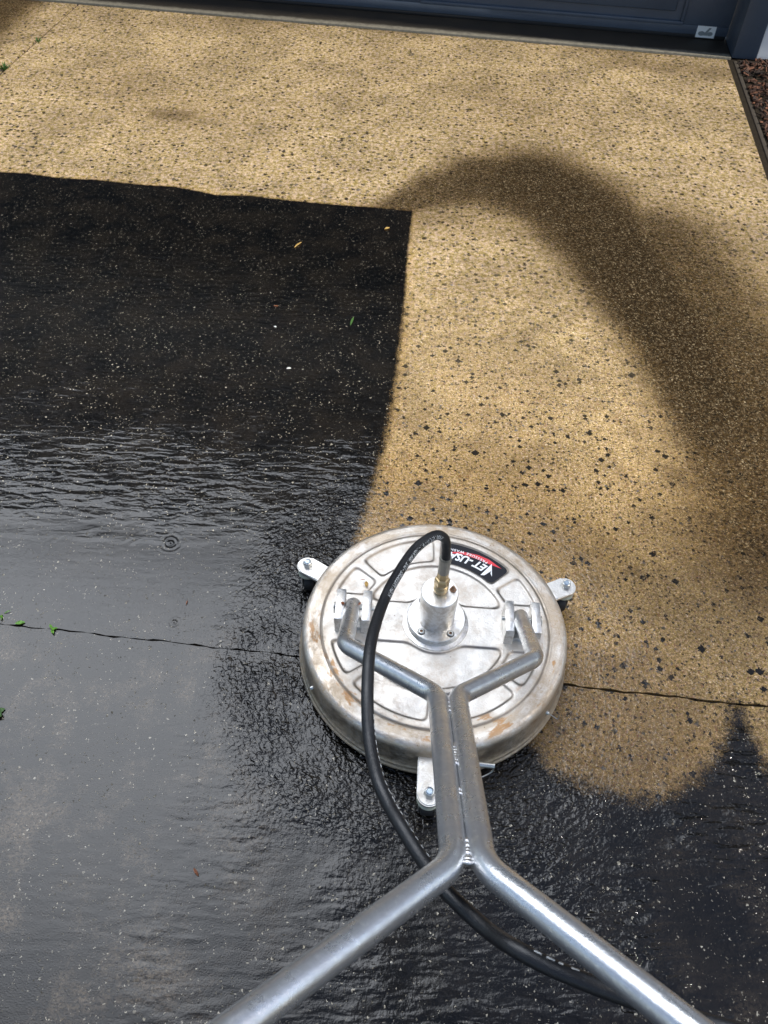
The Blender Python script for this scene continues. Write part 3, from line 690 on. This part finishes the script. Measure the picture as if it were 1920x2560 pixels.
last = hpts[-1]; hpts += [last + Vector((.06, -.02, .02)), last + Vector((.09, -.10, .04)), LV((.33, -.12, .87))]
hpath = catmull(hpts, 8)
hbm = bmesh.new(); add_tube(hbm, hpath, HR, 28)
hose = link('hose', hbm, MHOSE, cl); tag(hose, 'black rubber high pressure hose arching over the disc')
# printing that follows the hose
arcl = [0.0]
for a, b in zip(hpath, hpath[1:]): arcl.append(arcl[-1] + (b - a).length)
HT, HN = frames(hpath)
def hose_at(s):
    s = max(0, min(arcl[-1] - 1e-6, s)); i = max(k for k in range(len(arcl) - 1) if arcl[k] <= s)
    t = (s - arcl[i]) / (arcl[i + 1] - arcl[i]); return hpath[i].lerp(hpath[i + 1], t), HT[i].lerp(HT[i + 1], t).normalized()
camL = LV(CAM)
def hose_place(s0, sgn, ang0, flip=1):
    def pl(x_, y_, w):
        P, T = hose_at(s0 + sgn * x_)
        v = (camL - P); v = (v - T * v.dot(T)).normalized(); B = T.cross(v)
        a = ang0 + y_ / HR * flip
        return P + (v * math.cos(a) + B * math.sin(a)) * (HR + .0003)
    return pl
def near_s(q, t):
    P = LV(at_depth(*q, t)); return arcl[min(range(len(hpath)), key=lambda i: (hpath[i] - P).length)]
s_a = near_s((965, 1500), 1.23); s_b = near_s((1105, 1340), 1.38)
bm = bmesh.new(); txt = 'HIGH PRESSURE - SAE 100R R2AT-1/4"-W.P.5100PSI'
sz = .0105
text_bm(bm, txt, sz, lambda x_, y_, w: (x_, y_, 0), spacing=1.05)
wtxt = max(v.co.x for v in bm.verts); kx = (s_a - s_b) / wtxt
pl = hose_place(s_a, -1, 0)
PRN_ANG, PRN_FLIP = -.62, -1
for v in bm.verts:
    x_, y_ = v.co.x * kx, v.co.y
    v.co = hose_place(s_a, -1, PRN_ANG, PRN_FLIP)(x_, y_ - sz * .35, 0)
link('printed_text', bm, MPRINT, hose, smooth=False)
def dashes(s0, s1, ang, step=.0125, ln=.0090):
    s = s0; rnd = random.Random(5); bm = bmesh.new()
    while s < s1:
        l = ln * rnd.uniform(.5, 1.0); f0 = hose_place(s, 1, ang)
        w_ = .0011
        quad = [f0(0, -w_ * rnd.uniform(.4, 1), 0), f0(l, -w_, 0), f0(l, w_ * rnd.uniform(.3, 1), 0), f0(0, w_, 0)]
        bm.faces.new([bm.verts.new(p) for p in quad]); s += step
    link('print_line', bm, MPRINT, hose, smooth=False)
dashes(near_s((921, 1790), 1.065), near_s((1070, 2165), .90), -1.15)
dashes(near_s((1330, 2396), .775), near_s((1430, 2440), .74), -.9)

# brackets
for nm, xs in (('left', (-.1867, -.1355)), ('right', (.1400, .1905))):
    bm = bmesh.new(); w2 = .0088
    for x0 in xs: add_box(bm, (x0 - w2, -.034, ZT - .003), (x0 + w2, .036, ZT + .046), .0018)
    add_box(bm, (xs[0] + w2 - .001, -.026, ZT - .003), (xs[1] - w2 + .001, .028, ZT + .008), .001)
    br = link('handle_bracket', bm, MALU, cl)
    bm = bmesh.new(); zc = ZT + .030
    add_lathe(bm, [(.0042, 0), (.0042, xs[1] - xs[0] + 2 * w2 + .010)], 16, M=Matrix.Translation((xs[0] - w2 - .005, .004, zc)) @ Matrix.Rotation(R(90), 4, 'Y'))
    xo = xs[0] - w2 - .003 if nm == 'left' else xs[1] + w2 + .003
    tp = [Vector((xo, .004 + .010 * math.cos(a), zc - .004 + .012 * math.sin(a))) for a in [2 * math.pi * k / 20 for k in range(21)]]
    add_tube(bm, tp, .0010, 8)
    link('pivot_pin', bm, MZN, br)

# handle
TR = .0151; AL = R(36); zp = ZT + .032; yp = .006
def HP(u_, v_): return Vector((u_ - .1628, yp - math.cos(AL) * v_, zp + math.sin(AL) * v_))
def tube_obj(pts, rad, name='handle_tube'):
    bm = bmesh.new(); add_tube(bm, fillet(pts, rad, 14), TR, 32); return link(name, bm, MGAL, cl, angle=60)
Lp = [HP(0, -.008), HP(.000, .187), HP(.1548, .352), HP(.1622, .735), HP(-.045, .980), HP(-.045, 1.22)]
Rp = [HP(.3256, -.008), HP(.3275, .187), HP(.1846, .352), HP(.1920, .735), HP(.385, .962), HP(.385, 1.20)]
tube_obj(Lp, [0, .050, .050, .070, .07, 0]); tube_obj(Rp, [0, .045, .050, .070, .07, 0])
bm = bmesh.new(); add_tube(bm, [HP(-.03, 1.19), HP(.37, 1.19)], TR, 24); link('cross_bar', bm, MGAL, cl)
for u_ in (-.045, .385):
    bm = bmesh.new(); add_tube(bm, [HP(u_, 1.20), HP(u_, 1.32)], TR + .004, 24); link('grip', bm, MRUB, cl)
# weld beads along the seam
nrm = Vector((0, math.sin(AL), math.cos(AL)))
def weld(v0, v1, nb, r0):
    bm = bmesh.new()
    for k in range(nb):
        t = k / max(nb - 1, 1); v_ = v0 * (1 - t) + v1 * t; um = .1697 + (v_ - .352) / .383 * .0074
        P = HP(um + random.uniform(-.0012, .0012), v_ + random.uniform(-.0015, .0015)) + nrm * (TR * .22)
        g_ = bmesh.ops.create_uvsphere(bm, u_segments=14, v_segments=8, radius=1)
        Mx = Matrix.Translation(P) @ Matrix.Rotation(-AL, 4, 'X').inverted() @ Matrix.Diagonal((r0 * random.uniform(.9, 1.1), r0 * .55, r0 * .8, 1))
        bmesh.ops.transform(bm, matrix=Mx, verts=g_['verts'])
    link('weld_bead', bm, MWELD, cl)
weld(.368, .405, 10, .0052); weld(.502, .545, 8, .0078); weld(.603, .610, 2, .0058); weld(.700, .735, 6, .0062)

# castors
def castor(P):
    ang = math.atan2(P.y, P.x); ca = Matrix.Rotation(ang, 4, 'Z'); rb = math.hypot(P.x, P.y); zt = P.z
    bm = bmesh.new(); hwid = .0215; pts = []
    x0 = .258; n_ = 14
    low, top = zt - .008, zt
    out = [(x0, -hwid), (rb, -hwid)] + [(rb + hwid * math.cos(a), hwid * math.sin(a)) for a in [(-90 + 180 * k / n_) * math.pi / 180 for k in range(1, n_)]] + [(rb, hwid), (x0, hwid)]
    bot = [bm.verts.new(ca @ Vector((x_, y_, low))) for x_, y_ in out]
    tp_ = [bm.verts.new(ca @ Vector((x_, y_, top))) for x_, y_ in out]
    bm.faces.new(tp_); bm.faces.new(list(reversed(bot)))
    for i in range(len(out)):
        j = (i + 1) % len(out); bm.faces.new((bot[i], bot[j], tp_[j], tp_[i]))
    bmesh.ops.bevel(bm, geom=[e for e in bm.edges if all(v.co.z > top - 1e-5 for v in e.verts)], offset=.0022, segments=3, affect='EDGES')
    arm = link('castor_arm', bm, MARM, cl)
    bm = bmesh.new()
    add_lathe(bm, [(.0088, top), (.0100, top + .0003), (.0100, top + .0075), (.0088, top + .0092)], 6, c=(P.x, P.y, 0))
    add_lathe(bm, [(.0086, top + .0090), (.0082, top + .0118), (.0070, top + .0125), (.0058, top + .0118)], 28, c=(P.x, P.y, 0), cap0=False, cap1=False)
    nut = link('lock_nut', bm, MZN, arm, angle=25)
    bm = bmesh.new(); add_lathe(bm, [(.0056, top + .009), (.0056, top + .0120), (.0044, top + .0132)], 20, c=(P.x, P.y, 0)); link('bolt_end', bm, MBOLT, nut)
    bm = bmesh.new(); z = low
    pr = []
    for k in range(2):
        pr += [(.0195, z - .0004), (.0205, z - .002), (.0205, z - .0072), (.0190, z - .0085)]; z -= .0088
    add_lathe(bm, [(r_, z_) for r_, z_ in pr][::-1], 32, c=(P.x, P.y, 0)); link('spacer_discs', bm, MNY, arm).name = 'spacer'
    bm = bmesh.new(); zc = .021
    off = ca.to_3x3() @ Vector((-.004, .0, 0))
    Mw = Matrix.Translation((P.x + off.x, P.y + off.y, zc)) @ Matrix.Rotation(R(90), 4, 'Y')
    add_lathe(bm, [(.012, -.011), (.0195, -.011), (.021, -.008), (.021, .008), (.0195, .011), (.012, .011)], 36, M=Mw)
    link('wheel', bm, MRUB, arm)
    bm = bmesh.new()
    for sx in (-1, 1): add_box(bm, (P.x + off.x + sx * .0145 - .0012, P.y + off.y - .012, .012), (P.x + off.x + sx * .0145 + .0012, P.y + off.y + .012, z), .0008)
    add_box(bm, (P.x + off.x - .0157, P.y + off.y - .014, z - .002), (P.x + off.x + .0157, P.y + off.y + .014, z + .0005), .0006)
    link('wheel_fork', bm, MZN, arm)
m = Mat('cast_arm'); MARM = m.set(Base_Color=m.mix(m.rng(m.noise(22, 5, .7), .5, .68, 0, .6), (.70, .68, .64), (.38, .33, .26)), Metallic=.88, Roughness=.42, Normal=m.bump(m.noise(280, 3), .0007))
for q in ((768, 1404), (1417, 1456.5), (1074, 1978)):
    castor(LV(on_z(*q, .088)) - Vector((0, 0, .0125)))

# decal
def polar(a, r_, z_): return Vector((r_ * math.cos(R(a)), r_ * math.sin(R(a)), z_))
bm = bmesh.new(); zd = ZT - .0024
def deco(bm, r0, r1, a0, a1, z_, rnd_=.008, n_=28):
    # rounded sector as a fan of strips
    for i in range(n_):
        t0, t1 = i / n_, (i + 1) / n_
        def rr2(t):
            a = a0 + (a1 - a0) * t; d = min((a - a0), (a1 - a)) * math.pi / 180 * .18
            ins = rnd_ - math.sqrt(max(0, rnd_ ** 2 - (rnd_ - d) ** 2)) if d < rnd_ else 0
            return a, r0 + ins, r1 - ins
        A, B = rr2(t0 ** 1.0), rr2(t1)
        bm.faces.new([bm.verts.new(polar(A[0], A[1], z_)), bm.verts.new(polar(A[0], A[2], z_)), bm.verts.new(polar(B[0], B[2], z_)), bm.verts.new(polar(B[0], B[1], z_))])
deco(bm, .1535, .2065, 43.4, 88.2, zd, n_=60); bmesh.ops.remove_doubles(bm, verts=bm.verts[:], dist=1e-5)
dec = link('decal', bm, MDB, cl, smooth=False)
def dplace(a_start, r_base, kx=1.0, z_=zd + .0004):
    return lambda x_, y_, w: polar(a_start + math.degrees(x_ * kx / .178), r_base - y_, z_)
bm = bmesh.new()
text_bm(bm, 'ET', .026, dplace(54.5, .1835, .92), bold=.0009, shear=.25, tess=.006)
text_bm(bm, '-USA', .026, dplace(64.6, .1835, .92), bold=.0009, shear=.25, tess=.006)
# big pointed J
for q in (((50.3, .1925), (51.3, .1640), (53.6, .1600), (53.4, .1905), ),):
    pass
jp = [(53.0, .194), (54.3, .1560), (51.0, .1605), (50.6, .1800), (49.6, .1745), (47.4, .1705), ]
J = [(54.0, .1950), (47.6, .1690), (50.0, .1730), (50.6, .1765), (50.9, .1795), (52.2, .1605), (54.6, .1560)]
bm.faces.new([bm.verts.new(polar(a, r_, zd + .0004)) for a, r_ in J])
link('lettering', bm, MDW, dec, smooth=False)
bm = bmesh.new(); text_bm(bm, 'PRESSURE WASHERS', .0085, dplace(56.5, .1930, 1.0, zd + .0010), bold=.0002, spacing=1.28, tess=.006)
link('small_lettering', bm, MDW, dec, smooth=False)
bm = bmesh.new()
sw = [(47.5, .199), (57, .2005), (64, .1985), (74, .1920), (86, .1800), (86, .1785), (74, .1855), (64, .1870), (56, .1900)]
bm.faces.new([bm.verts.new(polar(a, r_, zd + .0002)) for a, r_ in sw]); bmesh.ops.triangulate(bm, faces=bm.faces[:])
link('red_swoosh', bm, MDR, dec, smooth=False)

# ------------------------------------------------------------------ leaves, weeds and litter
m = Mat('green_leaf'); MLEAF = m.set(Base_Color=m.mix(m.noise(90, 3), (.16, .42, .045), (.30, .60, .09)), Roughness=.45)
m = Mat('weed_leaf'); MWEED = m.set(Base_Color=m.mix(m.noise(90, 3), (.05, .14, .03), (.14, .28, .07)), Roughness=.5)
m = Mat('dry_leaf'); MDRY = m.set(Base_Color=m.mix(m.noise(90, 3), (.50, .33, .09), (.72, .50, .18)), Roughness=.6)
m = Mat('brown_leaf'); MBRN = m.set(Base_Color=m.mix(m.noise(90, 3), (.20, .055, .02), (.42, .16, .06)), Roughness=.6)
m = Mat('white_chip'); MCHIP = m.set(Base_Color=(.75, .75, .72), Roughness=.5)
def leaf_bm(bm, L, W, base=(0, 0, 0), rz=0, tilt=0, curl=.15):
    n_ = 8; M = Matrix.Translation(base) @ Matrix.Rotation(rz, 4, 'Z') @ Matrix.Rotation(-tilt, 4, 'Y'); rows = []
    for i in range(n_ + 1):
        t = i / n_; w = W * .5 * math.sin(math.pi * (t * .92 + .04)) ** .8; z_ = curl * L * (t - t * t)
        rows.append([bm.verts.new(M @ Vector((t * L, s * w, z_ + abs(s) * w * .25))) for s in (-1, 0, 1)])
    for a, b in zip(rows, rows[1:]):
        for j in range(2): bm.faces.new((a[j], a[j + 1], b[j + 1], b[j]))
def litter(name, px, py, L, W, rz, mat, label, cat, z=.002, thick=.0008):
    P = on_z(px, py, z); bm = bmesh.new(); leaf_bm(bm, L, W, (-L / 2, 0, 0), 0, 0)
    r_ = bmesh.ops.solidify(bm, geom=bm.faces[:], thickness=thick)
    o = link(name, bm, mat); o.location = P; o.rotation_euler = (0, 0, rz); tag(o, label, cat); return o
litter('leaf', 50, 1557, .020, .0085, R(12), MLEAF, 'bright green oval leaf lying on the wet joint at the left edge', 'leaf')
litter('leaf', 745, 612, .040, .007, R(60), MDRY, 'pale yellow narrow leaf lying on the black uncleaned concrete', 'leaf')
litter('leaf', 968, 571, .020, .011, R(35), MDRY, 'small orange yellow leaf near the corner of the black area', 'leaf')
litter('leaf', 490, 2180, .016, .005, R(-50), MBRN, 'brown curled leaf scrap on wet grey concrete left of the handle', 'leaf')
litter('twig', 467, 1506, .012, .0022, R(85), MBRN, 'tiny orange twig on the calm water left of the disc', 'twig')
litter('leaf', 1278, 311, .024, .011, R(20), MDRY, 'orange tan leaf flake on the clean concrete near the garage', 'leaf')
litter('twig', 880, 803, .040, .006, R(80), MWEED, 'dull green twig lying in the middle of the black area', 'twig')
litter('pebble', 722, 921, .013, .008, R(10), MCHIP, 'white chip lying on the black uncleaned concrete', 'chip', thick=.004)
litter('pebble', 688, 817, .009, .006, R(-20), MCHIP, 'pale grey chip on the black concrete beside a twig', 'chip', thick=.003)
litter('leaf', 690, 765, .014, .005, R(0), MBRN, 'tan brown leaf flake on the black concrete above a grey chip', 'leaf')
litter('leaf', 857, 1508, .008, .006, R(-40), MBRN, 'red brown flower scrap on the outer cheek of the left bracket', 'leaf', z=ZT + .0475)
litter('leaf', 899, 1509, .007, .005, R(60), MBRN, 'red brown flower scrap beside the inner cheek of the left bracket', 'leaf', z=ZT + .0475)
litter('twig', 907, 1449, .012, .0018, R(15), MBRN, 'short brown twig on the disc plate behind the left bracket', 'twig', z=ZT + .0015)
litter('leaf', 916, 1460, .014, .008, R(95), MDRY, 'pale dry leaf on the disc plate behind the left bracket', 'leaf', z=ZT + .0015)
def weed(px, py, n_, L, W, label, mat, tilt=.6, name='weed'):
    P = on_z(px, py, 0); rnd = random.Random(int(px + py)); bm = bmesh.new()
    for k in range(n_): leaf_bm(bm, L * rnd.uniform(.7, 1.2), W * rnd.uniform(.8, 1.2), (rnd.uniform(-.1, .1) * L, rnd.uniform(-.1, .1) * L, 0), rnd.uniform(0, 6.28), rnd.uniform(.15, tilt), .1)
    bmesh.ops.solidify(bm, geom=bm.faces[:], thickness=.0005)
    o = link(name, bm, mat); o.location = P + Vector((0, 0, -.001)); tag(o, label, 'weed')
weed(130, 1572, 5, .014, .006, 'tiny bright green sprout in the joint right of the green leaf', MLEAF)
weed(-14, 1785, 6, .024, .012, 'dull green broad leaved weed cut by the left edge of the photo', MWEED)
weed(6, 1536, 4, .018, .003, 'thin pale green sprig above the joint at the left edge', MLEAF)
weed(12, 176, 26, .034, .005, 'grass tuft in the joint at the upper left edge', MWEED, 1.2)
weed(95, 105, 10, .03, .005, 'short grass blades in the joint at the top left', MWEED, 1.0)

# ------------------------------------------------------------------ unseen trunk and crown added to shade the working area
m = Mat('added_tree_bark'); MBARK = m.set(Base_Color=m.mix(m.noise(12, 5), (.10, .075, .055), (.22, .18, .14)), Roughness=.85)
m = Mat('added_tree_foliage'); MFOL = m.set(Base_Color=m.mix(m.noise(1.5, 4), (.035, .075, .02), (.085, .14, .04)), Roughness=.55)
def added_shade_tree():
    rnd = random.Random(11); hC = 7.0
    t = thing('added_tree', 'unseen trunk and leafy crown added east of the driveway to shade the working area', 'added_tree', (8.6, -1.2, 0))
    o = Vector((8.6, -1.2, 0)); sh = sdir / sdir.z
    def up(x, y, h): return Vector((x, y, 0)) + sh * h - o
    bm = bmesh.new(); k0 = Vector((0, 0, 0)); fork = Vector((-.5, .2, 4.2))
    add_tube(bm, catmull([k0, Vector((-.1, .1, 2)), fork], 6), .2, 14, rf=lambda i: .24 - .012 * i)
    for (x, y) in ((-.7, .9), (.3, 1.1), (1.0, .8), (-.6, 0), (.4, .1), (1.0, -.2), (0, -.8), (-.8, -.7), (.9, -.9)):
        e = up(x, y, hC); mid = fork.lerp(e, .5) + Vector((rnd.uniform(-.2, .2), rnd.uniform(-.2, .2), .35))
        add_tube(bm, catmull([fork - Vector((0, 0, .2)), mid, e], 6), .06, 8, rf=lambda i: max(.012, .085 - .006 * i))
    link('added_trunk', bm, MBARK, t)
    V, F = [], []
    def edge(x): return 1.22 + .10 * math.sin(x * 5 + .5) + .06 * math.sin(x * 11)
    n = 0
    while n < 8200:
        x = rnd.uniform(-1.5, 1.9); y = rnd.uniform(-1.6, 1.45)
        if y > edge(x) + rnd.gauss(0, .05): continue
        h = hC + rnd.gauss(0, .45); P = up(x, y, h)
        L = rnd.uniform(.07, .13); W = L * .5
        M = Matrix.Translation(P) @ Matrix.Rotation(rnd.uniform(0, 6.28), 4, 'Z') @ Matrix.Rotation(rnd.gauss(0, .6), 4, 'X') @ Matrix.Rotation(rnd.gauss(0, .6), 4, 'Y')
        b = len(V)
        for q in ((-.5, 0, 0), (0, -.5, .04), (.5, 0, 0), (0, .5, .04)): V.append(tuple(M @ Vector((q[0] * L, q[1] * W * 2 * .55, q[2] * L))))
        F.append((b, b + 1, b + 2, b + 3)); n += 1
    me = bpy.data.meshes.new('crown'); me.from_pydata(V, [], F); me.update(); me.materials.append(MFOL)
    c = bpy.data.objects.new('crown', me); col.objects.link(c); c.parent = t
added_shade_tree()
